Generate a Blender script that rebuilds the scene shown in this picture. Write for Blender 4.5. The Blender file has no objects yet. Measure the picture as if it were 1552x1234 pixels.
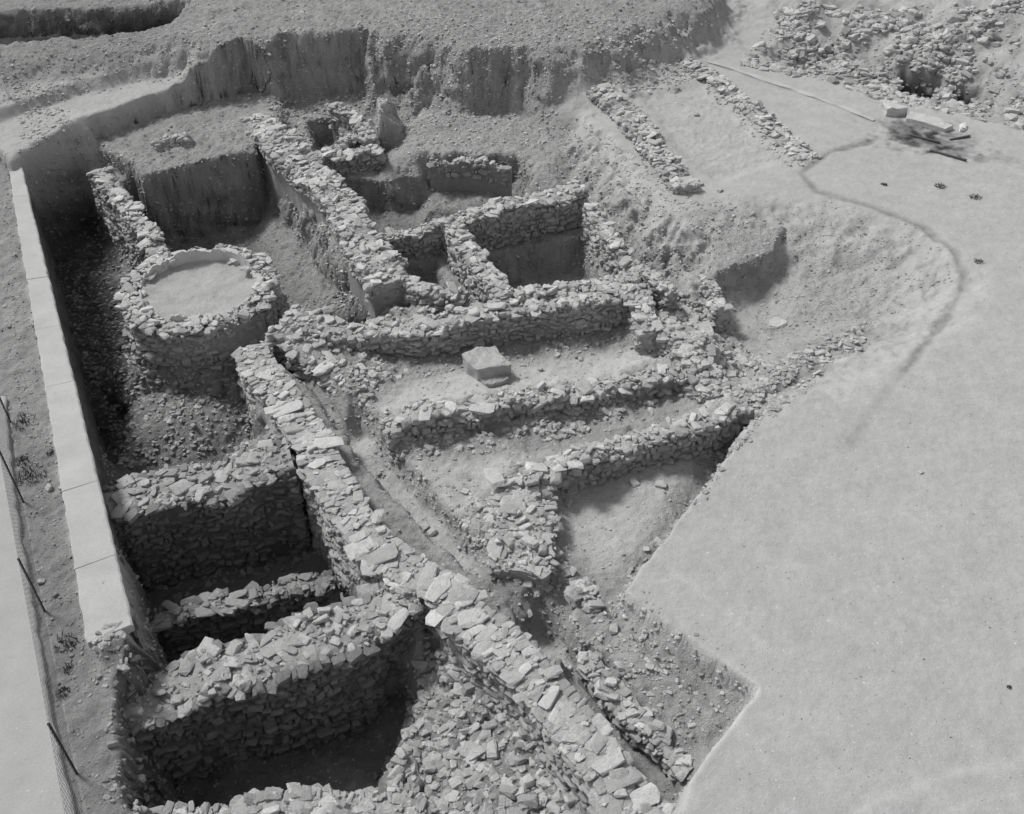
import bpy, bmesh, math, random
import numpy as np
from mathutils import Vector, Matrix
from mathutils import noise as mn
rng=np.random.default_rng(7); random.seed(7)

# ---------------------------------------------------------------- camera / survey
HC=13.0; PITCH=math.radians(41); FPX=617/math.tan(math.radians(22.5))
SP,CP=math.sin(PITCH),math.cos(PITCH)
def W(u,v,z=0.0):
    a=(u-776)/FPX; b=(617-v)/FPX
    d=(a,CP+b*SP,-SP+b*CP); t=(z-HC)/d[2]
    return (a*t,d[1]*t,z)
def WP(pts,z=0.0):
    return np.array([W(p[0],p[1],p[2] if len(p)>2 else z) for p in pts])

scene=bpy.context.scene
cd=bpy.data.cameras.new("camera"); cam=bpy.data.objects.new("camera",cd)
scene.collection.objects.link(cam); scene.camera=cam
cam.location=(0,0,HC); cam.rotation_euler=(math.pi/2-PITCH,0,0)
cd.sensor_fit='HORIZONTAL'; cd.sensor_width=36; cd.lens=36*FPX/1552; cd.clip_end=2000

# ---------------------------------------------------------------- noise
TAB=rng.random((256,256))
def vn(x,y,s=0):
    x=np.asarray(x,float)+s*17.37; y=np.asarray(y,float)+s*9.13
    xi=np.floor(x).astype(int); yi=np.floor(y).astype(int)
    fx=x-xi; fy=y-yi; fx=fx*fx*(3-2*fx); fy=fy*fy*(3-2*fy)
    a=TAB[xi&255,yi&255]; b=TAB[(xi+1)&255,yi&255]; c=TAB[xi&255,(yi+1)&255]; d=TAB[(xi+1)&255,(yi+1)&255]
    return (a*(1-fx)+b*fx)*(1-fy)+(c*(1-fx)+d*fx)*fy
def fbm(x,y,s=0,o=4):
    r=0;a=.5;n=0
    for i in range(o):
        r=r+a*(vn(x*2**i,y*2**i,s+i)-.5)*2; n+=a; a*=.5
    return r/n
def sdpoly(X,Y,P):
    d=np.full(X.shape,1e9); ins=np.zeros(X.shape,bool); n=len(P)
    for i in range(n):
        ax,ay=P[i][:2]; bx,by=P[(i+1)%n][:2]
        ex,ey=bx-ax,by-ay; L=ex*ex+ey*ey+1e-9
        t=np.clip(((X-ax)*ex+(Y-ay)*ey)/L,0,1)
        d=np.minimum(d,(X-ax-t*ex)**2+(Y-ay-t*ey)**2)
        if abs(by-ay)>1e-9:
            c=((ay>Y)!=(by>Y))&(X<(bx-ax)*(Y-ay)/(by-ay)+ax); ins^=c
    d=np.sqrt(d); return np.where(ins,-d,d)

# ---------------------------------------------------------------- terrain grid
def axis(lo,hi,st,far):
    core=np.arange(lo,hi+1e-6,st); out=[];x=0;s=st
    while x<far: s*=1.35; x+=s; out.append(x)
    out=np.array(out); return np.concatenate([lo-out[::-1],core,hi+out])
GX=axis(-17,18,.05,500); GY=axis(5.4,37.5,.05,600)
X,Y=np.meshgrid(GX,GY,indexing='xy')
Hh=np.zeros_like(X); T=np.full_like(X,.345); R=np.full_like(X,.06)   # height, tone, roughness amount
N1=fbm(X*1.6,Y*1.6,1,4); N2=fbm(X*.5,Y*.5,2,4); N3=fbm(X*5,Y*5,3,3)
def op(pts,z,s=.2,amp=.1,tone=None,rough=None,zr=0,gx=0,gy=0):
    P=WP(pts,zr); c=P[:,:2].mean(0)
    m=(X>P[:,0].min()-3)&(X<P[:,0].max()+3)&(Y>P[:,1].min()-3)&(Y<P[:,1].max()+3)
    x,y=X[m],Y[m]
    sd=sdpoly(x,y,P)+amp*N1[m]*1.3+amp*.5*N3[m]
    w=np.clip(-sd/s*.5+.5,0,1); w=w*w*(3-2*w)
    if z is not None:
        tz=z+gx*(x-c[0])+gy*(y-c[1])
        Hh[m]=Hh[m]*(1-w)+tz*w
    if tone is not None: T[m]=T[m]*(1-w)+tone*w
    if rough is not None: R[m]=R[m]*(1-w)+rough*w
def pd(x,y,Q_):
    d=np.full(x.shape,9.)
    for i in range(len(Q_)-1):
        ax,ay=Q_[i][:2];bx,by=Q_[i+1][:2];ex,ey=bx-ax,by-ay
        t=np.clip(((x-ax)*ex+(y-ay)*ey)/(ex*ex+ey*ey),0,1); d=np.minimum(d,np.hypot(x-ax-t*ex,y-ay-t*ey))
    return d
# main excavation
op([(26,240),(60,380),(100,540),(150,750),(200,955),(235,1300),(1010,1300),(900,1160),(850,1010),(880,880),(928,905),(1005,805),(1130,640),
    (1200,560),(1090,470),(1010,430),(940,330),(880,270),(830,200),(800,120),(700,40),(300,40),(100,150),(26,200)],-1.0,.14,.04,.39,1.0)
# bay under the curved bank
op([(1060,560),(1215,548),(1300,500),(1385,470),(1410,420),(1370,375),(1280,345),(1190,335),(1090,345),(1000,420),(1000,520)],-.9,1.5,.25,.38,.65)
op([(1130,570),(1205,500),(1310,470),(1320,500),(1210,565),(1140,640)],-.35,.7,.2,.38,.9,zr=-.2)
# eroded slope below terrace
op([(830,130),(875,200),(925,280),(985,335),(1050,365),(1020,450),(900,330),(800,250),(760,150)],-1.0,1.0,.4,.39,1.1)
op([(975,145),(1060,125),(1190,240),(1090,275),(1040,240)],-.1,.25,.06,.38,.4)
# upper-right cutting
op([(1180,85),(1330,135),(1470,165),(1750,230),(1750,130),(1500,90),(1350,70),(1230,45)],-.7,.9,.3,.35,.5)
op([(1160,20),(1260,34),(1370,48),(1480,64),(1620,90),(1900,134),(1900,-300),(1150,-300)],.9,2.2,.4,.37,.5)
op([(1378,76),(1436,84),(1424,108),(1374,104)],-1.4,.16,.1,.05,.5,zr=.1)
op([(1464,92),(1498,98),(1486,118),(1460,113)],-1.2,.2,.1,.07,.5,zr=.1)
# shallow digging lower right, crisp edges
op([(845,960),(880,878),(935,893),(1145,1045),(1008,1219),(980,1240),(900,1160)],-.5,.06,.02,.38,.9)
op([(860,980),(910,1000),(1030,1150),(1010,1240),(940,1180),(850,1040)],-.95,.22,.05,.35,.9,zr=-.5)
# left deep cutting
op([(30,262,0),(100,540,0),(150,750,0),(172,800,-.3),(178,708,-.8),(300,690,-.8),(390,645,-.9),(365,560,-.9),(385,520,-.8),(430,495,-.8),
    (560,482,-.8),(590,458,-.3),(530,390,-.2),(470,315,-.2),(425,258,-.2),(390,218,-.3),(372,228,-.3),(345,240,-.4),(215,268,-.4),(200,240,-.3),(120,262,-.4),(60,262,-.3)],
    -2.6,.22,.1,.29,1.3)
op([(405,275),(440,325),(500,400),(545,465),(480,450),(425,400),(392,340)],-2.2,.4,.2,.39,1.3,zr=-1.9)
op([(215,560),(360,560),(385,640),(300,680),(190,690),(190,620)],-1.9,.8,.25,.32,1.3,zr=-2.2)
op([(40,262),(130,270),(180,420),(205,560),(180,690),(140,700)],-2.75,.3,.1,.12,1.3,zr=-2.3)  # trench along the retaining wall; its shadow is painted into the dark tone
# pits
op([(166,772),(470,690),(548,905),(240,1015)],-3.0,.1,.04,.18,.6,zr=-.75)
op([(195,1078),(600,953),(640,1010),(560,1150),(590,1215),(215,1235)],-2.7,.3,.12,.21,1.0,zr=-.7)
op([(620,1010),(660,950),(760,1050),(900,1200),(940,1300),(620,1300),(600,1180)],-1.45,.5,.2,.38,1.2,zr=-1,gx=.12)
# central rooms
op([(722,345),(884,316),(925,415),(780,434)],-1.95,.14,.08,.38,.7,zr=-.1)
op([(602,368),(655,362),(692,425),(612,435)],-1.5,.15,.05,.31,.9,zr=-.3)
op([(665,380),(690,400),(750,450),(710,455)],-1.3,.15,.05,.36,.8,zr=-.3)
op([(555,600),(700,560),(1040,520),(1060,555),(800,600),(580,640)],-1.0,.25,.05,.43,.4,zr=-1)
op([(600,700),(820,690),(740,760),(690,850),(620,780)],-1.0,.3,.05,.42,.6,zr=-1)
op([(815,745),(1100,650),(1000,800),(940,870),(850,870)],-.9,.3,.05,.42,.5,zr=-1,gx=.05)
op([(425,540),(480,600),(550,700),(640,790),(720,870),(790,945),(850,1010),(885,1015),(850,945),(770,870),(705,800),(620,708),(545,615),(500,560)],-1.6,.12,.04,.42,.6,zr=-1)
op([(735,740),(840,735),(872,870),(790,915),(715,880)],-.75,.4,.12,.39,1.2,zr=-.7)
op([(430,490),(560,500),(590,560),(520,610),(470,570)],-.75,.5,.15,.38,1.2,zr=-.6)
# terrace band curving round the far side + higher banks
op([(-300,420),(-20,262),(30,245),(120,190),(250,146),(380,114),(470,88),(400,55),(300,70),(0,100),(-300,110)],.3,.45,.1,.36,.35,zr=.3)
op([(-500,250),(0,168),(120,126),(250,99),(330,92),(420,66),(300,20),(0,20),(-500,20)],.62,.22,.08,.35,.5,zr=.6)
op([(-500,170),(0,110),(120,92),(260,74),(340,74),(420,50),(300,-20),(0,-20),(-500,-20)],1.1,.6,.25,.31,1.0,zr=1.0)
op([(330,92),(400,76),(520,66),(600,62),(660,74),(700,104),(760,92),(800,108),(860,84),(930,66),(1010,36),(1080,0),(1100,-300),(200,-300),(250,40)],1.3,1.5,.5,.37,1.3,zr=1.2)
op([(340,130),(420,108),(520,100),(600,100),(660,120),(720,150),(790,140),(830,130),(830,90),(600,70),(340,90)],.1,.45,.3,.36,1.3,zr=.1)
op([(330,82),(400,66),(520,56),(600,56),(660,66),(705,92),(760,84),(800,96),(860,76),(930,60),(1010,34),(1080,0),(1100,-300),(200,-300),(250,40)],1.3,.7,.35,.37,1.1,zr=1.25)
op([(-20,66),(255,40),(280,10),(-50,20)],.3,.25,.08,.08,1,zr=1.1)
# square-cut earth baulk and ledges on back-left side
op([(214,266),(200,250),(170,232),(140,212),(240,175),(380,135),(440,150),(425,205),(392,214),(385,228),(350,231)],-.38,.07,.06,.37,1.0,zr=-.38)
op([(425,160),(440,145),(560,135),(560,200),(480,225),(440,200)],-.75,.25,.1,.36,1,zr=-.7)
op([(470,185),(505,175),(515,215),(480,220)],-1.5,.2,.1,.27,1,zr=-.7)
op([(568,146),(602,141),(608,165),(572,170)],.4,.08,.03,.37,.5,zr=.4)
op([(585,240),(600,190),(640,165),(800,160),(860,215),(850,270),(800,262),(700,242)],-.55,.4,.2,.39,1.0,zr=-.5)
op([(512,250),(590,250),(640,243),(785,252),(800,300),(680,315),(575,345)],-1.9,.16,.12,.29,1.0,zr=-.45)
op([(640,275),(780,275),(800,300),(680,315),(640,318)],-1.5,.3,.15,.35,1.0,zr=-1.4)
# cut bank edge at the foot of the slope
op([(1078,418),(1112,404),(1156,392),(1175,378),(1190,340),(1085,350)],-.22,.06,.03,.36,.9,zr=-.2)
op([(1095,470),(1150,436),(1180,450),(1190,480),(1110,500)],-1.1,.3,.1,.36,.5,zr=-1)
op([(140,985),(205,958),(245,1100),(250,1300),(150,1300)],None,.1,.1,.25,1.5)
def line_sd(pts,z=0): return pd(X,Y,WP(pts,z))
for ln,z_,k_ in [([(432,478),(530,498),(640,486),(760,466),(880,455),(962,440)],-.9,.26),([(583,640),(700,612),(800,598),(900,582),(985,562),(1068,545)],-.8,.25),
    ([(792,714),(880,690),(960,670),(1050,643),(1125,618)],-.7,.2),([(985,485),(1040,520),(1075,560),(1085,600)],-.7,.3),([(788,718),(794,775),(792,830),(780,888)],-.7,.15)]:
    d=line_sd(ln,z_); Hh+=k_*np.exp(-(d/.55)**2)*(1+.8*N1)*(Hh<-.3)
d=line_sd([(1320,214),(1260,230),(1215,262),(1240,290),(1330,315),(1405,345),(1450,380),(1466,420),(1440,470),(1400,525),(1375,560)])+N1*.07
g=np.exp(-(d/.11)**2); Hh-=.04*g; T-=.14*g*(.8+.5*N3)
d=line_sd([(1375,560),(1340,600),(1290,670)])+N1*.08
g=np.exp(-(d/.14)**2); Hh-=.015*g; T-=.05*g
for ln in ([(1290,1232),(1360,1195),(1450,1168),(1560,1150)],[(1300,1330),(1400,1240),(1480,1210),(1570,1195)],[(1010,860),(1090,920),(1180,1000)]):
    d=line_sd(ln)+N1*.06; T+=.03*np.exp(-(d/.08)**2); Hh-=.01*np.exp(-(d/.06)**2)
d=line_sd([(928,892),(1145,1045),(1010,1215)])+N1*.03; T+=.10*np.exp(-(d/.08)**2); Hh+=.02*np.exp(-(d/.08)**2)
d=line_sd([(928,903),(1005,805),(1130,640),(1200,565),(1300,500)])+N1*.1; g=np.exp(-(d/.16)**2); T+=.05*g; Hh+=.02*g; R+=.5*g
d=line_sd([(950,975),(1085,1100)],-.5)+N1*.05; Hh+=.14*np.exp(-(d/.13)**2); T+=.04*np.exp(-(d/.1)**2)
for (u,v,r,k) in [(1385,200,.6,.14),(1425,214,.6,.16),(1455,230,.35,.12),(1350,190,.35,.08),(1480,240,.3,.08),(1520,240,.4,.05),(45,712,.5,.1),(30,640,.4,.1)]:
    p=W(u,v,0); q=np.hypot((X-p[0])/1.7,Y-p[1])/r+.8*N1+.8*N3; T-=k*np.clip(1.4-q,0,1)
# uneven eroded heaps in the upper-right bank
P=WP([(1180,70),(1340,115),(1560,165),(1900,200),(1900,-60),(1180,-60)]); wb=np.clip(-sdpoly(X,Y,P)/1.2,0,1)*(Y<60)
Hh+=wb*(.45*fbm(X*.6,Y*.6,61,3)); T-=.09*wb*np.clip(fbm(X*.9,Y*.9,62,3)+.1,0,1)
P=WP([(-900,200),(0,236),(12,250),(135,975),(170,1000),(200,1400),(-900,1400)])
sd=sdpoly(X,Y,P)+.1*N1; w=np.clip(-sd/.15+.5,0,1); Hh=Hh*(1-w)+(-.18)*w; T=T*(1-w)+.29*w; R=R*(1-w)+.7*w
kc=np.array(W(300,432,-.25))
rk=np.hypot(X-kc[0],Y-kc[1]); cone=-1.15-(np.maximum(rk,1.7)-1.7)*1.6+.3*N1+.12*N3; cone=np.where(rk<3.2,cone,-9); Hh=np.where(rk<1.5,-1.2,np.maximum(Hh,cone))
far=np.clip((np.hypot(X,Y-20)-25)/20,0,1)
bil=np.abs(fbm(X*6,Y*6,31,3))
Hh+=(1-far)*(R*(.08*N1+.055*N3+.07*(bil-.25)+.035*fbm(X*14,Y*14,5,2))+.03*N2+.008*fbm(X*7,Y*7,41,2))
rr_=np.clip(R,0,1)
T+=.01*N2+.02*N2*rr_+.04*N1*np.clip(R,.15,1)+.02*fbm(X*.9,Y*2.5,22,4)*(.4+rr_)+.02*N3+.03*fbm(X*15,Y*15,51,2); T=np.clip(T,.04,.6)
def Hat(x,y):
    x=np.asarray(x,float);y=np.asarray(y,float)
    i=np.clip(np.searchsorted(GX,x)-1,0,len(GX)-2); j=np.clip(np.searchsorted(GY,y)-1,0,len(GY)-2)
    fx=np.clip((x-GX[i])/(GX[i+1]-GX[i]),0,1); fy=np.clip((y-GY[j])/(GY[j+1]-GY[j]),0,1)
    return (Hh[j,i]*(1-fx)+Hh[j,i+1]*fx)*(1-fy)+(Hh[j+1,i]*(1-fx)+Hh[j+1,i+1]*fx)*fy
# lateral erosion of steep faces (varies with depth, so faces are crumbly, not draped)
gyy,gxx=np.gradient(Hh,GY,GX); sl0=np.hypot(gxx,gyy); st_=np.clip((sl0-.9)/1.5,0,1)*np.clip(R,0,1.2)*(1-far)*(1-.8*wb)
e1=fbm(X*1.6+Hh*1.3,Hh*3.2+Y*1.6,71,4); e2=fbm(X*5+Hh*2,Hh*9-Y*4,73,3)
dsp=st_*(.17*e1+.09*e2)
XD=X+gxx/(sl0+1e-6)*dsp; YD=Y+gyy/(sl0+1e-6)*dsp
T=np.clip(T+st_*(.05*e2+.035*fbm(X*.4,Hh*7+Y*.3,77,3)),.04,.6)

# ---------------------------------------------------------------- materials
def mat(name,base=None,attr=False,nscale=3,nvar=.35,fine=40,bump=.5,bdist=.03,rough=.95,bscale=14,peb=0,rattr=False):
    m=bpy.data.materials.new(name); m.use_nodes=True; nt=m.node_tree; N=nt.nodes; L=nt.links
    b=N["Principled BSDF"]; b.inputs["Roughness"].default_value=rough
    b.inputs["Specular IOR Level"].default_value=.1
    tc=N.new("ShaderNodeTexCoord")
    def noise(sc,det=6,ro=.6):
        n=N.new("ShaderNodeTexNoise"); n.inputs["Scale"].default_value=sc; n.inputs["Detail"].default_value=det; n.inputs["Roughness"].default_value=ro
        L.new(tc.outputs["Object"],n.inputs["Vector"]); return n.outputs["Fac"]
    def math_(o,a,bv,c=None):
        n=N.new("ShaderNodeMath"); n.operation=o
        for i,q in enumerate((a,bv,c)):
            if q is None: continue
            if isinstance(q,(int,float)): n.inputs[i].default_value=q
            else: L.new(q,n.inputs[i])
        return n.outputs[0]
    a=noise(nscale); f=noise(fine,4,.7)
    k=math_('MULTIPLY_ADD',a,nvar*2,1-nvar); k2=math_('MULTIPLY_ADD',f,nvar*3,1-nvar*1.5); k=math_('MULTIPLY',k,k2)
    if attr:
        at=N.new("ShaderNodeAttribute"); at.attribute_name="tone"; src=at.outputs["Fac"]
    else: src=base
    v=math_('MULTIPLY',k,src)
    if peb:
        for sc_,th in((7,.11),(16,.13),(31,.16)):
            vo=N.new("ShaderNodeTexVoronoi"); vo.inputs["Scale"].default_value=sc_; L.new(tc.outputs["Object"],vo.inputs["Vector"])
            s=math_('LESS_THAN',vo.outputs["Distance"],th)
            cr=math_('SUBTRACT',vo.outputs["Color"],.42); s=math_('MULTIPLY',s,cr)
            sm=math_('MULTIPLY_ADD',s,peb*2,1.0); v=math_('MULTIPLY',v,sm)
    cmb=N.new("ShaderNodeCombineColor")
    for i in range(3): L.new(v,cmb.inputs[i])
    L.new(cmb.outputs[0],b.inputs["Base Color"])
    b1=noise(bscale,8,.7); hsum=math_('MULTIPLY_ADD',noise(bscale*5,3),.35,b1)
    bp=N.new("ShaderNodeBump"); bp.inputs["Strength"].default_value=bump; bp.inputs["Distance"].default_value=bdist
    if rattr:
        at=N.new("ShaderNodeAttribute"); at.attribute_name="wear"
        L.new(math_('MULTIPLY_ADD',at.outputs["Fac"],bump*.9,.28),bp.inputs["Strength"])
    L.new(hsum,bp.inputs["Height"]); L.new(bp.outputs[0],b.inputs["Normal"])
    return m
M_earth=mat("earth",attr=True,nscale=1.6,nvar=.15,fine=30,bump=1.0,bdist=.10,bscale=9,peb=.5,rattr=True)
M_stone=mat("rubble_stone",attr=True,nscale=7,nvar=.26,fine=40,bump=1.0,bdist=.05,bscale=14)
M_conc=mat("weathered_concrete",.38,nscale=1.5,nvar=.24,fine=50,bump=.5,bdist=.02,bscale=14,peb=.25)
M_wallface=mat("shaded_wall_face",.12,nscale=2,nvar=.3,fine=30,bump=1,bdist=.06,bscale=8)  # dark base colour paints in the shade on the wall's trench side
M_plaster=mat("lime_plaster",.46,nscale=4,nvar=.25,fine=40,bump=.8,bdist=.03)
M_sand=mat("sand_fill",.38,nscale=3,nvar=.22,fine=50,bump=.9,bdist=.05,bscale=14,peb=.4)
M_pave=mat("paving",.34,nscale=2.5,nvar=.16,fine=50,bump=.6,bdist=.02,bscale=20,peb=.3)
M_metal=mat("dark_iron",.04,rough=.6,bump=.1); M_white=mat("pale_paint",.6,nvar=.15,bump=.3); M_leaf=mat("dry_weed",.11,nvar=.3,bump=.1)
M_wire=mat("galvanised_wire",.2,rough=.5,bump=.05); M_wood=mat("charred_timber",.08,nvar=.3,bump=.5)

# ---------------------------------------------------------------- mesh helpers
def tag(ob,label=None,category=None,kind=None,group=None):
    if label: ob["label"]=label
    if category: ob["category"]=category
    if kind: ob["kind"]=kind
    if group: ob["group"]=group
def mk(name,V,F,mats,tone=None,parent=None,label=None,category=None,kind=None,group=None,smooth=False,loc=None,wear=None):
    V=np.asarray(V,np.float32); F=np.asarray(F,np.int32)
    me=bpy.data.meshes.new(name); me.vertices.add(len(V))
    if loc is not None: V=V-np.asarray(loc,np.float32)
    me.vertices.foreach_set("co",V.ravel()); k=F.shape[1]
    me.loops.add(F.size); me.loops.foreach_set("vertex_index",F.ravel())
    me.polygons.add(len(F)); me.polygons.foreach_set("loop_start",np.arange(0,F.size,k,dtype=np.int32))
    me.polygons.foreach_set("use_smooth",np.full(len(F),smooth))
    me.update(calc_edges=True)
    for nm,ar in(("tone",tone),("wear",wear)):
        if ar is not None:
            a=me.attributes.new(nm,'FLOAT','POINT'); a.data.foreach_set("value",np.asarray(ar,np.float32))
    me.materials.append(mats)
    ob=bpy.data.objects.new(name,me); scene.collection.objects.link(ob)
    if loc is not None: ob.location=loc
    tag(ob,label,category,kind,group)
    if parent: ob.parent=parent; ob.location=Vector(ob.location)-parent.location
    return ob
def empty(name,loc,**k):
    o=bpy.data.objects.new(name,None); o.location=loc; o.empty_display_size=.3; scene.collection.objects.link(o); tag(o,**k); return o

ny,nx=X.shape
idx=np.arange(nx*ny).reshape(ny,nx)
Q=np.stack([idx[:-1,:-1],idx[:-1,1:],idx[1:,1:],idx[1:,:-1]],-1).reshape(-1,4)
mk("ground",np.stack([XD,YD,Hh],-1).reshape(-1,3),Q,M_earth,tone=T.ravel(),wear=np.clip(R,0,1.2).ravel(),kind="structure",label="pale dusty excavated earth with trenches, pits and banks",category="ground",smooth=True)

# stone templates
TPL=[]
for k in range(44):
    bm=bmesh.new()
    for sx in(-1,1):
        for sy in(-1,1):
            for sz in(-1,1):
                if random.random()<.85: bm.verts.new([.5*s*random.uniform(.5,.92) for s in(sx,sy,sz)])
    for a in range(3):
        for s in(-1,1):
            for _ in range(3):
                v=[random.uniform(-.40,.40) for _ in range(3)]; v[a]=.5*s*random.uniform(.75,1.0); bm.verts.new(v)
    r=bmesh.ops.convex_hull(bm,input=bm.verts[:])
    bmesh.ops.delete(bm,geom=[e for e in r['geom_interior'] if isinstance(e,bmesh.types.BMVert)],context='VERTS')
    bmesh.ops.triangulate(bm,faces=bm.faces[:]); bm.verts.index_update()
    TPL.append((np.array([v.co[:] for v in bm.verts]),np.array([[v.index for v in f.verts] for f in bm.faces])))
    bm.free()
def stones(pos,yaw,tx,ty,sc,tone):
    n=len(pos); ti=rng.integers(0,len(TPL),n)
    cz,sz=np.cos(yaw),np.sin(yaw); cx,sx=np.cos(tx),np.sin(tx); cy,sy=np.cos(ty),np.sin(ty)
    z0=np.zeros(n); o=np.ones(n)
    Rz=np.stack([cz,-sz,z0,sz,cz,z0,z0,z0,o],-1).reshape(n,3,3)
    Rx=np.stack([o,z0,z0,z0,cx,-sx,z0,sx,cx],-1).reshape(n,3,3)
    Ry=np.stack([cy,z0,sy,z0,o,z0,-sy,z0,cy],-1).reshape(n,3,3)
    Rm=Rz@Rx@Ry; Vs=[];Fs=[];Ts=[];off=0
    for k,(tv,tf) in enumerate(TPL):
        s=np.where(ti==k)[0]
        if len(s)==0: continue
        v=tv[None]*sc[s][:,None,:]; v=np.einsum('nij,nkj->nki',Rm[s],v)+pos[s][:,None,:]
        m=len(tv); Vs.append(v.reshape(-1,3)); Fs.append((tf[None]+(np.arange(len(s))*m)[:,None,None]+off).reshape(-1,3))
        Ts.append(np.repeat(tone[s],m)); off+=len(s)*m
    return np.concatenate(Vs),np.concatenate(Fs),np.concatenate(Ts)
def merge(parts):
    Vs,Fs,Ts=[],[],[];o=0
    for v,f,t in parts:
        Vs.append(v);Fs.append(f+o);Ts.append(t);o+=len(v)
    return np.concatenate(Vs),np.concatenate(Fs),np.concatenate(Ts)
def resample(P,st=.1,sm=3):
    P=np.asarray(P,float); s=np.concatenate([[0],np.cumsum(np.linalg.norm(np.diff(P[:,:2],axis=0),axis=1))])
    n=max(3,int(s[-1]/st)); q=np.linspace(0,s[-1],n)
    C=np.stack([np.interp(q,s,P[:,i]) for i in range(3)],-1)
    for _ in range(sm):
        D=C.copy(); D[1:-1]=(C[:-2]+2*C[1:-1]+C[2:])/4; C=D
    return C
def side(loop,size,out,tone=(.27,.42),skip=.04,depth=3.2,flat=1.0,jit=1.0):
    s=np.concatenate([[0],np.cumsum(np.linalg.norm(np.diff(loop[:,:2],axis=0),axis=1))]); Ltot=s[-1]
    tg=np.gradient(loop[:,:2],axis=0); tg/=np.linalg.norm(tg,axis=1)[:,None]+1e-9
    pos=[];yaw=[];sc=[]; z=.02
    while z<depth:
        hc=random.uniform(.055,.14)*size; q=random.uniform(0,.2)
        while q<Ltot:
            Ls=random.choice((random.uniform(.07,.16),random.uniform(.14,.34)))*size*flat
            qq=min(q+Ls/2,Ltot)
            x=np.interp(qq,s,loop[:,0]);y=np.interp(qq,s,loop[:,1]);zt=np.interp(qq,s,loop[:,2])
            tx=np.interp(qq,s,tg[:,0]);ty=np.interp(qq,s,tg[:,1])
            if random.random()>skip:
                j=-.085+random.uniform(-.05,.045)*jit; nxx,nyy=-ty*out,tx*out
                zz=zt-z-hc/2+random.uniform(-.04,.04)*jit
                pos.append((x+nxx*j,y+nyy*j,zz,x+nxx*.16,y+nyy*.16)); yaw.append(math.atan2(ty,tx)+random.gauss(0,.24*jit)); sc.append((Ls*1.1,random.uniform(.18,.3)*size,hc*random.uniform(.85,1.6)))
            q+=Ls
        z+=hc
    pos=np.array(pos);yaw=np.array(yaw);sc=np.array(sc)
    k=pos[:,2]>Hat(pos[:,3],pos[:,4])-.12
    pos=pos[k][:,:3];yaw=yaw[k];sc=sc[k];n=len(pos)
    if n==0: return None
    return stones(pos,yaw,rng.normal(0,.16*jit,n),rng.normal(0,.16*jit,n),sc,rng.uniform(*tone,n))
def topst(C,nrm,hw,size,tone=(.34,.52),dens=1.0,laid=False):
    L=np.linalg.norm(np.diff(C[:,:2],axis=0),axis=1).sum(); i=np.arange(len(C)); out=[]
    for ps in (0,1):
        n=int(L*2*hw/(.026*size*size)*dens) if ps==0 else int(L*2*hw/.012*min(dens,1))
        q=rng.uniform(0,len(C)-1,n); l=rng.uniform(-1,1,n)*(hw-.01)
        f=lambda a:np.interp(q,i,a)
        sz=np.clip(rng.gamma(2.6,.063,n)*size,.045,.42*size) if ps==0 else rng.uniform(.03,.10,n)
        fl=.62 if laid else .9
        p=np.stack([f(C[:,0])+f(nrm[:,0])*l,f(C[:,1])+f(nrm[:,1])*l,f(C[:,2])+rng.normal(-.004,.03*fl,n)-.09*fl*(np.abs(l)/hw)**3-.01*ps],-1)
        sc=np.stack([sz*rng.uniform(1,1.6,n),sz*rng.uniform(.65,.95,n),np.clip(sz,.05,.2)*rng.uniform(.35,.65,n)*fl],-1)
        yaw=rng.uniform(0,6.28,n); tl=.21
        if laid: yaw=np.arctan2(f(nrm[:,1]),f(nrm[:,0]))+rng.normal(0,.45,n); tl=.12
        tn=rng.uniform(*tone,n)*(1 if ps==0 else .9)
        out.append(stones(p,yaw,rng.normal(0,tl,n),rng.normal(0,tl,n),sc,tn))
    return merge(out)
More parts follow.
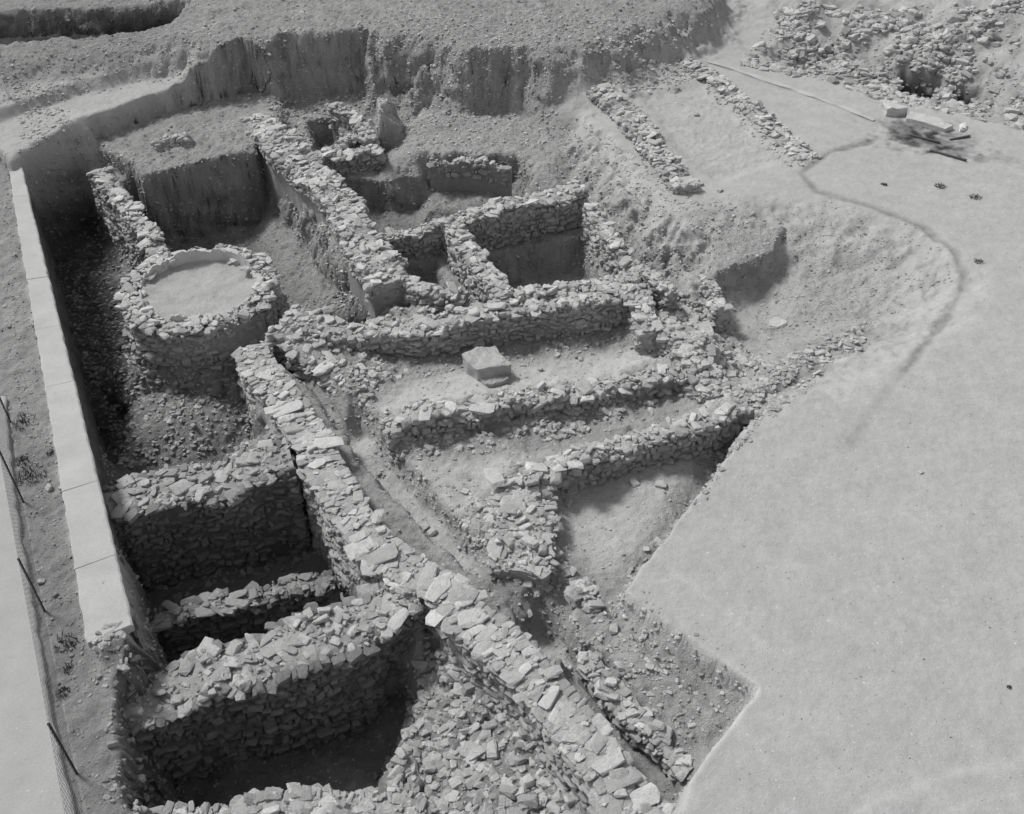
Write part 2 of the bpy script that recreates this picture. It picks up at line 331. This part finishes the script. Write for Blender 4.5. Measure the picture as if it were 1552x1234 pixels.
def wall(pts,w,label,z=0,size=.94,rag=.08,zb=-3.2,tone=(.31,.46),ttone=(.38,.58),dens=1.0,name="rubble_wall",skip=.1,stone_depth=3.2,wv=.38,laid=False):
    C=resample(WP(pts,z)); 
    C[:,2]+=rag*2.0*fbm(C[:,0]*1.3,C[:,1]*1.3,9,4)
    tg=np.gradient(C[:,:2],axis=0); tg/=np.linalg.norm(tg,axis=1)[:,None]; nr=np.stack([-tg[:,1],tg[:,0]],-1)
    mw=.13*fbm(C[:,0]*.9,C[:,1]*.9,29,2)[:,None]*min(1,w*1.3); C[:,:2]+=nr*mw
    hw=w/2*(1+wv*fbm(C[:,0]*1.1,C[:,1]*1.1,12,3))[:,None]
    Lp=C.copy();Lp[:,:2]+=nr*hw; Rp=C.copy();Rp[:,:2]-=nr*hw
    k=len(C); ins=min(.065/(w/2),.6)
    def ring(fac,dz): 
        a=C.copy();a[:,:2]+=nr*hw*fac; a[:,2]+=dz; return a
    f=1-ins; rows=[]
    A=ring(f,0);A[:,2]=zb; rows.append(A)
    for q_,dz in((f,-.09),(f*.6,-.03),(0,-.01),(-f*.6,-.03),(-f,-.09)):
        r_=ring(q_,dz); r_[:,2]+=.05*fbm(r_[:,0]*5,r_[:,1]*5,19,3); rows.append(r_)
    E_=ring(-f,0);E_[:,2]=zb; rows.append(E_)
    V=np.concatenate(rows); F=[]; nr_=len(rows)
    for r in range(nr_-1):
        for i in range(k-1):
            a=r*k+i;b=a+1;c=(r+1)*k+i+1;d_=(r+1)*k+i; F+= [(a,c,b),(a,d_,c)]
    for i,fl in((0,1),(k-1,0)):
        q=[r*k+i for r in range(nr_)]
        for t in range(1,nr_-1): 
            tri=(q[0],q[t],q[t+1]); F.append(tri if fl else tri[::-1])
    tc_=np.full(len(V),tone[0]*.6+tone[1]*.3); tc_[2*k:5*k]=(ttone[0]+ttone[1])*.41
    parts=[(V,np.array(F),tc_)]
    per=np.concatenate([Lp,Rp[::-1],Lp[:1]])
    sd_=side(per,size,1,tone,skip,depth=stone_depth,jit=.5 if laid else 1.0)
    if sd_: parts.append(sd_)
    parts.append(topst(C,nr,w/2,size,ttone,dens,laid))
    V,F,Tn=merge(parts); c=C[len(C)//2].copy(); c[2]=float(Hat(c[0],c[1]))
    return mk(name,V,F,M_stone,tone=Tn,label=label,category="stone wall",loc=c)

MAINP=[(380,522,-.5),(425,600,-.5),(473,670,-.5),(512,745,-.45),(570,822,-.4),(643,868,-.4),(728,945,-.3),(806,1025,-.25),(882,1110,-.2),(966,1215,-.2),(1038,1300,-.2)]
wall(MAINP,.74,"long curving drystone wall of flat grey slabs beside a narrow trench",size=1.07,wv=.14,rag=.04,laid=True,ttone=(.38,.60))
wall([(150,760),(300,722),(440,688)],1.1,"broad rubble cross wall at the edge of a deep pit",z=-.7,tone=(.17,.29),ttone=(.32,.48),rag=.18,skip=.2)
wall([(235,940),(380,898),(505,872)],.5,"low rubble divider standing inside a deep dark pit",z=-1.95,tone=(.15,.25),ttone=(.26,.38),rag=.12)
wall([(172,1070),(300,1022),(400,993),(520,955),(625,905)],1.05,"thick rubble cross wall between two deep pits",z=-.65,tone=(.16,.27),ttone=(.34,.52),rag=.17,skip=.2,size=.97)  # side stones toned darker to paint the shadowed near face
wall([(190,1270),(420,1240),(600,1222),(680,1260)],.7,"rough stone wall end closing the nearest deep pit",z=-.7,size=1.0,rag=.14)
wall([(150,258),(200,322),(248,388)],.5,"thin stone wall running down to the round kiln",z=-.5)
wall([(383,172,-.2),(450,235,-.1),(515,300,-.1),(552,360,-.1),(590,425,-.2)],.95,"wide ruined rubble wall above a steep eroded earth face",stone_depth=.5,rag=.13)
wall([(432,478,-.25),(530,498,-.3),(640,486,-.25),(760,466,-.2),(880,455,-.2),(962,440,-.2)],.64,"long coursed stone wall facing an open room",rag=.16)
wall([(445,480,-.25),(480,520,-.4),(535,556,-.8)],1.35,"bulging collapsed corner of piled rubble",rag=.18)
wall([(782,444),(870,434),(968,416)],.4,"stone wall along the near side of the square room",z=-.05,rag=.13)
wall([(680,332),(718,385),(766,444)],.48,"stone wall along one flank of the square room",z=0,rag=.1)
wall([(690,332),(790,306),(882,282)],.5,"stone wall along the far side of the square room",z=.05,rag=.14)
wall([(896,315),(935,370),(970,402),(1018,440)],.36,"narrow line of stones beside the square room",z=-.1,rag=.12)
wall([(585,352),(640,347),(682,338)],.36,"short rubble wall behind a small cell",z=-.2)
wall([(598,385),(602,415),(640,438),(705,450)],.38,"low rubble wall enclosing a small cell",z=-.35,rag=.15)
wall([(583,640,-.5),(700,612,-.45),(800,598,-.52),(900,582,-.45),(985,562,-.4),(1068,545,-.45)],.55,"coursed stone wall dividing two long narrow rooms",rag=.24)
wall([(792,714,-.2),(880,690,-.15),(960,670,-.22),(1050,643,-.15),(1132,614,-.2)],.5,"straight stone wall ending at the edge of the digging",rag=.19)
wall([(790,718,-.3),(796,775,-.4),(794,830,-.45),(784,872,-.55)],1.2,"broad rubble wall stub filled with large stones",rag=.16)
wall([(650,242),(700,242),(775,252)],.25,"faint line of stones along the top of a back room",z=-.52,stone_depth=.45,tone=(.28,.38),rag=.12,dens=.4,skip=.65)
wall([(505,158),(540,172),(558,208)],.4,"short stone wall beside a square earth pillar",z=-.2,stone_depth=.7)
wall([(470,240),(530,228),(580,222)],.4,"short stone wall at the head of a back room",z=-.35,stone_depth=.7,rag=.12)
wall([(905,132),(955,180),(1005,235),(1043,282)],.8,"wide low rubble wall bordering the upper terrace",z=.22,stone_depth=.7,rag=.13)
wall([(900,122),(968,98),(1030,84)],.6,"low rubble wall closing the terrace room",z=.25,stone_depth=.5,rag=.1)
wall([(1040,90),(1108,138),(1170,186),(1228,236)],.65,"scattered low stone wall across the terrace",z=.12,stone_depth=.4,dens=.8,skip=.3,rag=.1)
wall([(230,212),(258,206),(288,204)],.35,"short pile of pale stones on an earth ledge",z=-.12,stone_depth=.5)
wall([(962,400),(972,450),(985,500)],.5,"short cross wall of rubble joining two rooms",z=-.25,rag=.16)
wall([(985,485,-.4),(1040,520,-.45),(1075,560,-.5),(1085,600,-.55)],.75,"ruined rubble wall stub crossing the rooms",rag=.2)
wall([(885,1000),(950,1070),(1045,1165)],.36,"low line of stones parallel to the long wall",z=-.42,rag=.08,stone_depth=.35,size=.85,dens=1.2)
wall([(880,880),(905,925)],.4,"small heap of wall stones beside the narrow trench",z=-.42,rag=.1,stone_depth=.3)
wall([(540,205),(500,228),(470,242)],.35,"fallen stones bridging two back walls",z=-.35,stone_depth=.5)
wall([(1074,418),(1082,445),(1094,470)],.3,"crumbling stone end beside a dark cut earth face",z=-.25,stone_depth=1,rag=.12)

# ---------------------------------------------------------------- round kiln
kil=empty("round_kiln",(kc[0],kc[1],-2.5),label="round stone kiln with worn plaster rim and sandy fill",category="kiln")
def circ(r,z,n=90,wob=.0,seed=3):
    a=np.linspace(0,2*math.pi,n); rr=r*(1+wob*fbm(np.cos(a)*2+5,np.sin(a)*2+5,seed,3)); return np.stack([kc[0]+rr*np.cos(a),kc[1]+rr*np.sin(a),np.full(n,z)],-1)
parts=[]
oc=circ(1.82,-.30,wob=.10); oc[:,2]+=.18*fbm(oc[:,0]*2,oc[:,1]*2,4,3)
parts.append(side(oc,.95,-1,(.30,.45),.08,depth=2.4))
for rr,zz in((1.94,-1.0),(2.05,-1.6)):
    c2=circ(rr,zz,wob=.08); parts.append(side(c2,.95,-1,(.27,.40),.4,depth=1.3))
mc=circ(1.61,-.29); tg=np.gradient(mc[:,:2],axis=0);tg/=np.linalg.norm(tg,axis=1)[:,None]
mc[:,2]+=.14*fbm(mc[:,0]*2,mc[:,1]*2,4,3)
parts.append(topst(mc,np.stack([-tg[:,1],tg[:,0]],-1),.29,.9,(.36,.56),dens=1.4))
n=90; R_=[circ(2.05,-2.9),circ(1.86,-1.4),circ(1.74,-.6),circ(1.68,-.42),circ(1.38,-.38),circ(1.36,-.8)]
V=np.concatenate(R_); F=[]
for r in range(len(R_)-1):
    for i in range(n-1): a=r*n+i; F+=[(a,a+1,a+n+1),(a,a+n+1,a+n)]
parts.append((V,np.array(F),np.full(len(V),.33)))
V,F,Tn=merge([p for p in parts if p]); mk("stone_drum",V,F,M_stone,tone=Tn,parent=kil)
n=240; a=np.linspace(0,2*math.pi,n); ca,sa=np.cos(a),np.sin(a)
hgt=-.29+.13*np.clip(np.sin(a-.1)+.2,0,2)+.16*fbm(ca*3+9,sa*3+9,6,4)+.11*fbm(ca*12+9,sa*12+9,16,3)
wob=.06*fbm(ca*3+3,sa*3+3,8,4)
def ringv(r,z): return np.stack([kc[0]+r*ca,kc[1]+r*sa,z],-1)
V=np.concatenate([ringv(1.40+wob,np.full(n,-.6)),ringv(1.39+wob,hgt),ringv(1.345+wob,hgt+.01),ringv(1.31+wob,np.full(n,-.7))]);F=[]
for r in range(3):
    for i in range(n-1): q=r*n+i;F+=[(q,q+1,q+n+1,q+n)]
mk("plaster_rim",V,F,M_plaster,parent=kil)
V=[];F=[];m=34
for j in range(m):
    r=1.355*j/(m-1); x_=r*ca;y_=r*sa; zz=-.45+.06*fbm(x_*2+9,y_*2+9,7,5)+.07*(r/1.35)**6-.02*(x_)
    V.append(ringv(r,zz))
V=np.concatenate(V)
for j in range(m-1):
    for i in range(n-1): q=j*n+i;F+=[(q,q+n,q+n+1,q+1)]
mk("sand_floor",V,F,M_sand,parent=kil,smooth=True)

# ---------------------------------------------------------------- concrete retaining wall
Lw=WP([(10,238),(132,975)]);Rw=WP([(30,238),(203,948)])
rw=empty("retaining_wall",tuple(Lw.mean(0)*[1,1,0]+[0,0,-.2]),label="pale concrete capped retaining wall along the deep trench",category="retaining wall")
V=[];F=[]; cuts=[0,.14,.27,.38,.5,.62,.70,.80,.91,1.0]
def lerp(P,t): return P[0]*(1-t)+P[1]*t
for i in range(9):
    t0=cuts[i]+.0002;t1=cuts[i+1]-.0002; j=random.uniform(-.005,.006);sh=random.uniform(-.012,.012)
    K=14
    for k_ in range(K):
        ta=t0+(t1-t0)*k_/(K-1)
        l=lerp(Lw,ta);r=lerp(Rw,ta); l[0]+=sh+random.uniform(-.02,.02);r[0]+=sh+random.uniform(-.018,.012)
        base=len(V); dz=random.uniform(-.002,.002)
        V+=[(l[0],l[1],-.3),(l[0],l[1],.0+j),(l[0]+.025,l[1],.02+j+dz),(r[0]-.03,r[1],.02+j-dz),(r[0],r[1],0+j),(r[0],r[1],-.14)]
        if k_>0:
            for q in range(5): F.append((base-6+q,base-6+q+1,base+q+1,base+q))
            F.append((base-6+5,base-6,base,base+5))
    b0=base-6*(K-1)
    for b_,fl in((b0,1),(base,0)):
        F+=[(b_,b_+1,b_+4,b_+5) if fl else (b_+5,b_+4,b_+1,b_),(b_+1,b_+2,b_+3,b_+4)]
mk("coping",V,F,M_conc,parent=rw,label="pale concrete coping slabs with open joints")
V=[];F=[];nn=220;mm=48
for i in range(nn):
    t=i/(nn-1); r=lerp(Rw,t)
    for j in range(mm):
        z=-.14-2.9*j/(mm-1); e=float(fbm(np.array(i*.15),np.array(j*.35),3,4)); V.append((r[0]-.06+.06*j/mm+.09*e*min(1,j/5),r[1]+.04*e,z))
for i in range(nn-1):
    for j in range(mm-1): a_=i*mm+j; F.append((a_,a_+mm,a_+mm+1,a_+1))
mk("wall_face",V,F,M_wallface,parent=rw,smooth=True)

# ---------------------------------------------------------------- blocks
def block(zt,zb,name,label,category,m=M_stone,tone=.45,top=None,bev=.03,noise=.02):
    P=WP(top,zt); bm=bmesh.new(); vs=[bm.verts.new(p) for p in P]; f=bm.faces.new(vs); f.normal_update()
    if f.normal.z<0: f.normal_flip()
    r=bmesh.ops.extrude_face_region(bm,geom=[f]); 
    for g in r['geom']:
        if isinstance(g,bmesh.types.BMVert): g.co.z=zb
    bmesh.ops.recalc_face_normals(bm,faces=bm.faces[:])
    bmesh.ops.bevel(bm,geom=bm.edges[:],offset=bev,segments=2,affect='EDGES')
    bmesh.ops.triangulate(bm,faces=[f for f in bm.faces if len(f.verts)>4])
    bmesh.ops.subdivide_edges(bm,edges=bm.edges[:],cuts=3,use_grid_fill=True)
    for v_ in bm.verts:
        v_.co+=mn.noise_vector(v_.co*4)*noise+mn.noise_vector(v_.co*14)*noise*.5
    c=P.mean(0); c=(c[0],c[1],zb)
    for v_ in bm.verts: v_.co-=Vector(c)
    me=bpy.data.meshes.new(name); bm.to_mesh(me); bm.free()
    at=me.attributes.new("tone",'FLOAT','POINT'); at.data.foreach_set("value",np.full(len(me.vertices),tone,np.float32))
    me.materials.append(m); o=bpy.data.objects.new(name,me); o.location=c; scene.collection.objects.link(o); tag(o,label,category); return o
block(-.64,-1.15,"stone_block","large flat-topped stone block beside a room wall","stone block",top=[(700,536),(724,527),(750,526),(764,540),(776,551),(748,558),(724,561),(709,550)],tone=.42,noise=.05,bev=.015)
block(-.88,-1.15,"stone_block","smaller squared block in front of a larger block","stone block",top=[(726,571),(745,565),(762,565),(772,574),(752,582),(737,583)],tone=.36,noise=.05,bev=.015)
block(-.4,-1.1,"stone_slab","pale upright slab leaning among fallen rubble","stone slab",top=[(1056,492),(1075,484),(1084,505),(1070,515)],tone=.46,noise=.03,bev=.015)
block(-.86,-1.0,"stone_slab","pale rounded flat stone lying on dusty floor","stone slab",top=[(1165,484),(1178,479),(1190,484),(1192,491),(1178,496),(1166,493)],tone=.55,noise=.03,bev=.02)
block(.25,-.1,"limestone_block","pale limestone block lying beside a cutting","stone block",top=[(1335,150),(1358,153),(1378,164),(1345,165)],tone=.5,noise=.06,bev=.015)
block(.14,-.1,"limestone_block","long flat pale limestone block beside dark stained ground","stone block",top=[(1378,168),(1425,178),(1446,190),(1434,195),(1372,178)],tone=.5,noise=.05,bev=.015)
block(.04,-.2,"earth_kerb","long thin pale kerb edging the upper cutting","kerb",m=M_conc,top=[(1030,80),(1090,95),(1150,114),(1200,131),(1250,149),(1328,180),(1324,183),(1246,153),(1198,135),(1147,118),(1088,99),(1026,84)],bev=.008,noise=.05)
block(.12,-.1,"stone_block","white squared stone beside dark debris","stone block",top=[(1455,187),(1465,185),(1467,193),(1457,195)],m=M_white,noise=.04)
def tube(p,q,r=.025,seg=8):
    p=np.array(p,float);q=np.array(q,float);d=q-p;d/=np.linalg.norm(d); a=np.cross(d,[.3,.5,.8]);a/=np.linalg.norm(a);b=np.cross(d,a)
    an=np.arange(seg)*2*math.pi/seg; c=np.cos(an)[:,None]*a+np.sin(an)[:,None]*b
    V=np.concatenate([p+c*r,q+c*r]); F=[(i,(i+1)%seg,seg+(i+1)%seg,seg+i) for i in range(seg)]
    return V,np.array(F)
for (u0,v0,u1,v1) in [(1380,205,1425,216),(1410,228,1465,243),(1440,212,1470,206)]:
    p=np.array(W(u0,v0,.02));q=np.array(W(u1,v1,.05)); V,F=tube(p,q,.035,6); mk("timber",V,F,M_wood,label="dark charred timber lying on stained ground",category="timber",group="burnt timbers beside the cutting",loc=p)
p0=np.array(W(20,158,.4)); V,F=tube(p0,p0+[-.2,0,1.3],.04); mk("pale_pole",V,F,M_white,label="pale wooden marker pole standing on the mound",category="pole",loc=p0)
# fence
bases=[(116,1172),(67,925),(35,760),(16,640)]; pb=[np.array(W(u,v,-.18)) for u,v in bases]
d0=(pb[0]-pb[1]); pb=[pb[0]+d0*.9]+pb
fe=empty("wire_fence",tuple(pb[1]),label="thin wire mesh fence on dark iron posts beside paving",category="fence")
for p in pb:
    V,F=tube(p-[0,0,.2],p+[0,0,1.3],.02); mk("post",V,F,M_metal,parent=fe,loc=p)
Vs=[];Fs=[];o=0
for a_,b_ in zip(pb[:-1],pb[1:]):
    for h in np.arange(.1,1.31,.1):
        V,F=tube(a_+[0,0,h],b_+[0,0,h],.003,3);Vs.append(V);Fs.append(F+o);o+=len(V)
    L_=np.linalg.norm(b_-a_)
    for t in np.arange(.1,L_,.1):
        q=a_+(b_-a_)*t/L_; V,F=tube(q+[0,0,.1],q+[0,0,1.28],.003,3);Vs.append(V);Fs.append(F+o);o+=len(V)
mk("wire_mesh",np.concatenate(Vs),np.concatenate(Fs),M_wire,parent=fe)
P=resample([W(u,v,-.05) for u,v in [(8,600),(22,760),(40,860),(78,1090),(118,1260),(140,1400)]],.15)
V=[];F=[]
for i,p in enumerate(P):
    e=random.uniform(-.025,.025)
    V+=[(p[0]+e,p[1],-.4),(p[0]+e,p[1],-.08),(p[0]-.03+e,p[1],-.06),(p[0]-3.5,p[1],-.06)]
    if i: 
        b=4*i
        for q in range(3): F.append((b-4+q,b-4+q+1,b+q+1,b+q))
mk("pavement",V,F,M_pave,kind="structure",label="pale flat gritty paving beyond the fence",category="pavement")

# ---------------------------------------------------------------- loose rubble
LONG=WP([(440,575),(505,650),(560,725),(640,800),(715,870),(800,955),(862,1010)],-1.3)
LONG2=WP([(862,1010),(920,1090),(990,1180)],-.95)
MAIN=WP(MAINP)
def scatter(pts,z,dens,smin,smax,tone=(.33,.53),amp=.3,patch=0):
    P=WP(pts,z); x0,y0=P[:,:2].min(0);x1,y1=P[:,:2].max(0); n=int((x1-x0)*(y1-y0)*dens)
    x=rng.uniform(x0,x1,n);y=rng.uniform(y0,y1,n)
    big=((pd(x,y,LONG)>.36)&(pd(x,y,LONG2)>.2))|(rng.random(n)<.1)
    k=(sdpoly(x,y,P)+amp*fbm(x*2,y*2,15,2)<0)&(big|((smax<.11)&(rng.random(n)<.5)))&(pd(x,y,MAIN)>.3)
    k&=(np.hypot(x-kc[0],y-kc[1])>1.8)
    if patch: k&=(fbm(x*.8,y*.8,81,3)+.25*fbm(x*3,y*3,82,2)>rng.normal(.05,.12,n))
    x,y=x[k],y[k]; n=len(x)
    if n==0:return None
    s=smin+(smax-smin)*rng.beta(1.1,3.4,n)
    p=np.stack([x,y,Hat(x,y)+s*.05],-1); sc=np.stack([s*rng.uniform(1,1.5,n),s*rng.uniform(.7,1,n),s*rng.uniform(.35,.7,n)],-1)
    tt=rng.uniform(*tone,n)*np.clip(.35+T[np.clip(np.searchsorted(GY,y),0,ny-1),np.clip(np.searchsorted(GX,x),0,nx-1)]/.38*.65,.4,1.05)
    return stones(p,rng.uniform(0,6.28,n),rng.normal(0,.25,n),rng.normal(0,.25,n),sc,tt)
sc_=[]
E=[(30,270),(100,540),(200,955),(235,1300),(960,1300),(1010,1215),(1145,1045),(935,893),(1005,805),(1130,640),(1300,500),(1400,440),(1300,330),(1060,320),(880,200),(800,110),(700,130),(420,170),(100,270)]
sc_.append(scatter(E,-.5,46,.012,.09,(.33,.52)))
for pts,z,dn,a_,b_ in [
 ([(600,1020),(650,970),(760,1060),(900,1220),(920,1260),(640,1260),(560,1120)],-1.4,85,.08,.34),
 ([(600,1020),(650,970),(760,1060),(900,1220),(920,1260),(640,1260),(560,1120)],-1.4,60,.03,.12),
 ([(180,560),(360,550),(390,650),(300,690),(175,700),(120,500)],-2.2,70,.05,.2),
 ([(60,270),(130,270),(200,400),(190,560),(120,560)],-2.6,60,.04,.16),
 ([(660,740),(740,730),(740,860),(700,830)],-1,35,.05,.22),
 ([(705,750),(790,740),(872,870),(800,905),(710,880)],-.8,90,.06,.28),
 ([(880,900),(930,900),(1070,1060),(1040,1150),(900,1000)],-.5,70,.03,.17),
 ([(860,1000),(900,1010),(1010,1140),(1000,1210),(930,1120)],-.9,40,.03,.15),
 ([(590,670),(900,620),(1040,590),(1000,620),(700,690),(600,690)],-1,55,.04,.24),
 ([(780,610),(960,590),(900,650),(810,680)],-1,85,.05,.28),
 ([(830,730),(1120,640),(1100,665),(850,748)],-1,60,.03,.2),
 ([(570,560),(960,500),(960,512),(600,582)],-1,45,.03,.2),
 ([(590,640),(680,640),(650,700),(590,690)],-1,60,.05,.24),
 ([(430,480),(560,500),(590,580),(540,610),(470,570)],-.9,100,.05,.26),
 ([(960,420),(1090,470),(1170,560),(1140,620),(1060,600),(980,510)],-.8,100,.05,.32),
 ([(1040,540),(1140,560),(1130,640),(1050,640)],-.8,95,.05,.3),
 ([(1120,580),(1190,525),(1300,482),(1312,498),(1215,560),(1140,635)],-.25,150,.05,.26),
 ([(800,510),(940,490),(1040,520),(900,560)],-1,16,.04,.2),
 ([(860,190),(1060,330),(1150,340),(1000,430),(880,300)],-.5,50,.03,.15),
 ([(880,120),(1030,75),(1240,240),(1200,250),(1060,120),(960,140),(1060,290)],.1,60,.04,.2),
 ([(380,140),(560,120),(560,240),(440,240)],-.5,50,.04,.18),
 ([(400,400),(560,400),(600,500),(430,500)],-1.2,70,.05,.2),
 ([(380,180),(470,180),(620,450),(560,470),(450,290)],-.3,45,.04,.15),
 ([(600,130),(830,130),(880,220),(620,220)],-.5,28,.03,.16),
 ([(330,70),(600,30),(1010,30),(900,80),(700,110),(400,90)],1.1,34,.03,.16),
 ([(0,100),(260,70),(330,60),(330,90),(120,120),(0,150)],.8,30,.03,.14),
 ([(990,790),(1110,640),(1150,620),(1310,485),(1320,500),(1160,640),(1015,812),(945,900),(915,890)],-.1,120,.03,.2),
 ([(500,600),(560,590),(600,690),(560,690)],-1.1,40,.04,.18),
 ([(640,440),(780,430),(960,440),(640,480)],-.5,80,.04,.24),
 ([(180,700),(450,650),(480,730),(200,810)],-.8,60,.05,.22),
 ([(5,250),(140,980),(200,1250),(110,1250),(60,900),(8,600)],-.1,90,.015,.09),
 ([(150,980),(210,960),(250,1250),(180,1250)],-.3,90,.03,.18),
 ([(1090,330),(1400,360),(1440,430),(1300,490),(1100,480)],-.4,40,.02,.10),
]: sc_.append(scatter(pts,z,dn,a_,b_))
UR=[(1180,20),(1552,40),(1700,200),(1400,150),(1120,90)]
sc_.append(scatter(UR,.2,95,.08,.5,tone=(.32,.56),patch=1)); sc_.append(scatter(UR,.2,25,.03,.14))
sc_.append(scatter([(1150,640),(1300,500),(1480,400),(1300,250),(1560,200),(1600,1300),(1020,1300),(1150,1045),(960,885)],0,18,.008,.034,(.15,.65)))
gxs=np.diff(Hh,axis=1)[:-1]/.05; gys=np.diff(Hh,axis=0)[:,:-1]/.05
sl=np.hypot(gxs,gys); okm=(X[:-1,:-1]>-16.9)&(X[:-1,:-1]<17.8)&(Y[:-1,:-1]<36.9)&(Y[:-1,:-1]>5.5)&~((X[:-1,:-1]>7)&(Y[:-1,:-1]>28))
wgt=np.where(okm&(sl>.8)&(R[:-1,:-1]>.5),np.minimum(sl,10),0).ravel(); n=19000
ids=rng.choice(wgt.size,n,p=wgt/wgt.sum()); jj,ii=np.unravel_index(ids,sl.shape)
fx_=rng.random(n); s=.025+.13*rng.beta(1.0,3.8,n)
x=XD[jj,ii]*(1-fx_)+XD[jj+1,ii+1]*fx_; y=YD[jj,ii]*(1-fx_)+YD[jj+1,ii+1]*fx_; z=Hh[jj,ii]*(1-fx_)+Hh[jj+1,ii+1]*fx_
k=np.hypot(x-kc[0],y-kc[1])>1.85; x,y,z,s,jj,ii=x[k],y[k],z[k],s[k],jj[k],ii[k]; n=len(x)
sc_.append(stones(np.stack([x,y,z],-1),rng.uniform(0,6.28,n),rng.normal(0,.4,n),rng.normal(0,.4,n),np.stack([s*1.3,s,s*.6],-1),rng.uniform(.85,1.25,n)*T[jj,ii]))
V,F,Tn=merge([s for s in sc_ if s]); mk("rubble",V,F,M_stone,tone=Tn,kind="stuff",label="loose rubble and pebbles strewn over excavated earth",category="rubble")

spots=[(1005,778,-.1),(652,777,-1),(570,690,-1),(818,560,-1),(880,545,-1),(905,520,-1),(1010,600,-1),(1150,585,-.9),(1105,520,-.9),(1165,540,-.9),
(870,590,-1),(705,745,-1),(640,770,-1),(940,1010,-.5),(985,1050,-.5),(930,955,-.5),(860,770,-1),(960,740,-1),(1000,745,-1),(980,830,-.9),(900,880,-.6),(75,742,-.18),(62,880,-.18),(188,1140,-.1),(1090,290,0),(1055,180,-.2),(1395,717,0)]
for i,(u,v,z) in enumerate(spots):
    p=W(u,v,z); s=random.uniform(.1,.2) if i<26 else .08 ; hz=float(Hat(p[0],p[1]))
    V,F,Tn=stones(np.array([[0,0,s*.15]]),np.array([random.uniform(0,6)]),np.array([random.gauss(0,.2)]),np.array([random.gauss(0,.2)]),np.array([[s*1.3,s,s*.6]]),np.array([random.uniform(.4,.52)]))
    o=mk("loose_stone",V,F,M_stone,tone=Tn,label="pale angular loose stone lying on dusty earth",category="stone",group="loose stones on the excavation"); o.location=(p[0],p[1],hz)
def tuft(u,v,z,r):
    p=W(u,v,z); V=[];F=[]
    for k in range(110):
        a_=random.uniform(0,6.28); rr=r*random.random()**.7; h=random.uniform(.15,.4)*r; x=rr*math.cos(a_);y=rr*math.sin(a_)
        w_=random.uniform(.005,.011); b=random.uniform(0,6.28); dx,dy=math.cos(b)*w_,math.sin(b)*w_; ox,oy=random.gauss(0,.5)*h,random.gauss(0,.5)*h
        n_=len(V);V+=[(x-dx,y-dy,-.02),(x+dx,y+dy,-.02),(x+dx+ox*.5,y+dy+oy*.5,h*.6),(x-dx*.4+ox,y-dy*.4+oy,h)];F.append((n_,n_+1,n_+2,n_+3))
    o=mk("weed_tuft",V,F,M_leaf,label="low dark dry weed tuft growing in dusty ground",category="weed",group="weed tufts on bare ground"); o.location=(p[0],p[1],float(Hat(p[0],p[1])))
for u,v,r in [(30,630,.26),(45,712,.3),(28,690,.16),(95,968,.2),(102,1000,.13),(75,675,.13),(90,1040,.11),(1484,397,.13),(1425,283,.15),(1478,300,.16),(1340,280,.09),(1530,1042,.04)]:
    tuft(u,v,0,r)

# ---------------------------------------------------------------- light
el=math.radians(52); az=math.atan2(-.78,.5)
w=bpy.data.worlds.new("World"); scene.world=w; w.use_nodes=True; nt=w.node_tree; bg=nt.nodes["Background"]
sk=nt.nodes.new("ShaderNodeTexSky"); sk.sky_type='NISHITA'; sk.sun_disc=False; sk.sun_elevation=el; sk.sun_rotation=az
bw=nt.nodes.new("ShaderNodeRGBToBW"); nt.links.new(sk.outputs[0],bw.inputs[0]); nt.links.new(bw.outputs[0],bg.inputs[0])
bg.inputs[1].default_value=.20
sd_=bpy.data.lights.new("sun",'SUN'); sd_.energy=3.2; sd_.angle=math.radians(12); sd_.color=(1,.995,.985)
so=bpy.data.objects.new("sun",sd_); scene.collection.objects.link(so)
dv=Vector((math.sin(az)*math.cos(el),math.cos(az)*math.cos(el),math.sin(el))); so.rotation_euler=dv.to_track_quat('Z','Y').to_euler(); so.location=dv*60
scene.view_settings.view_transform='Standard'; scene.view_settings.look='None'; scene.view_settings.exposure=0
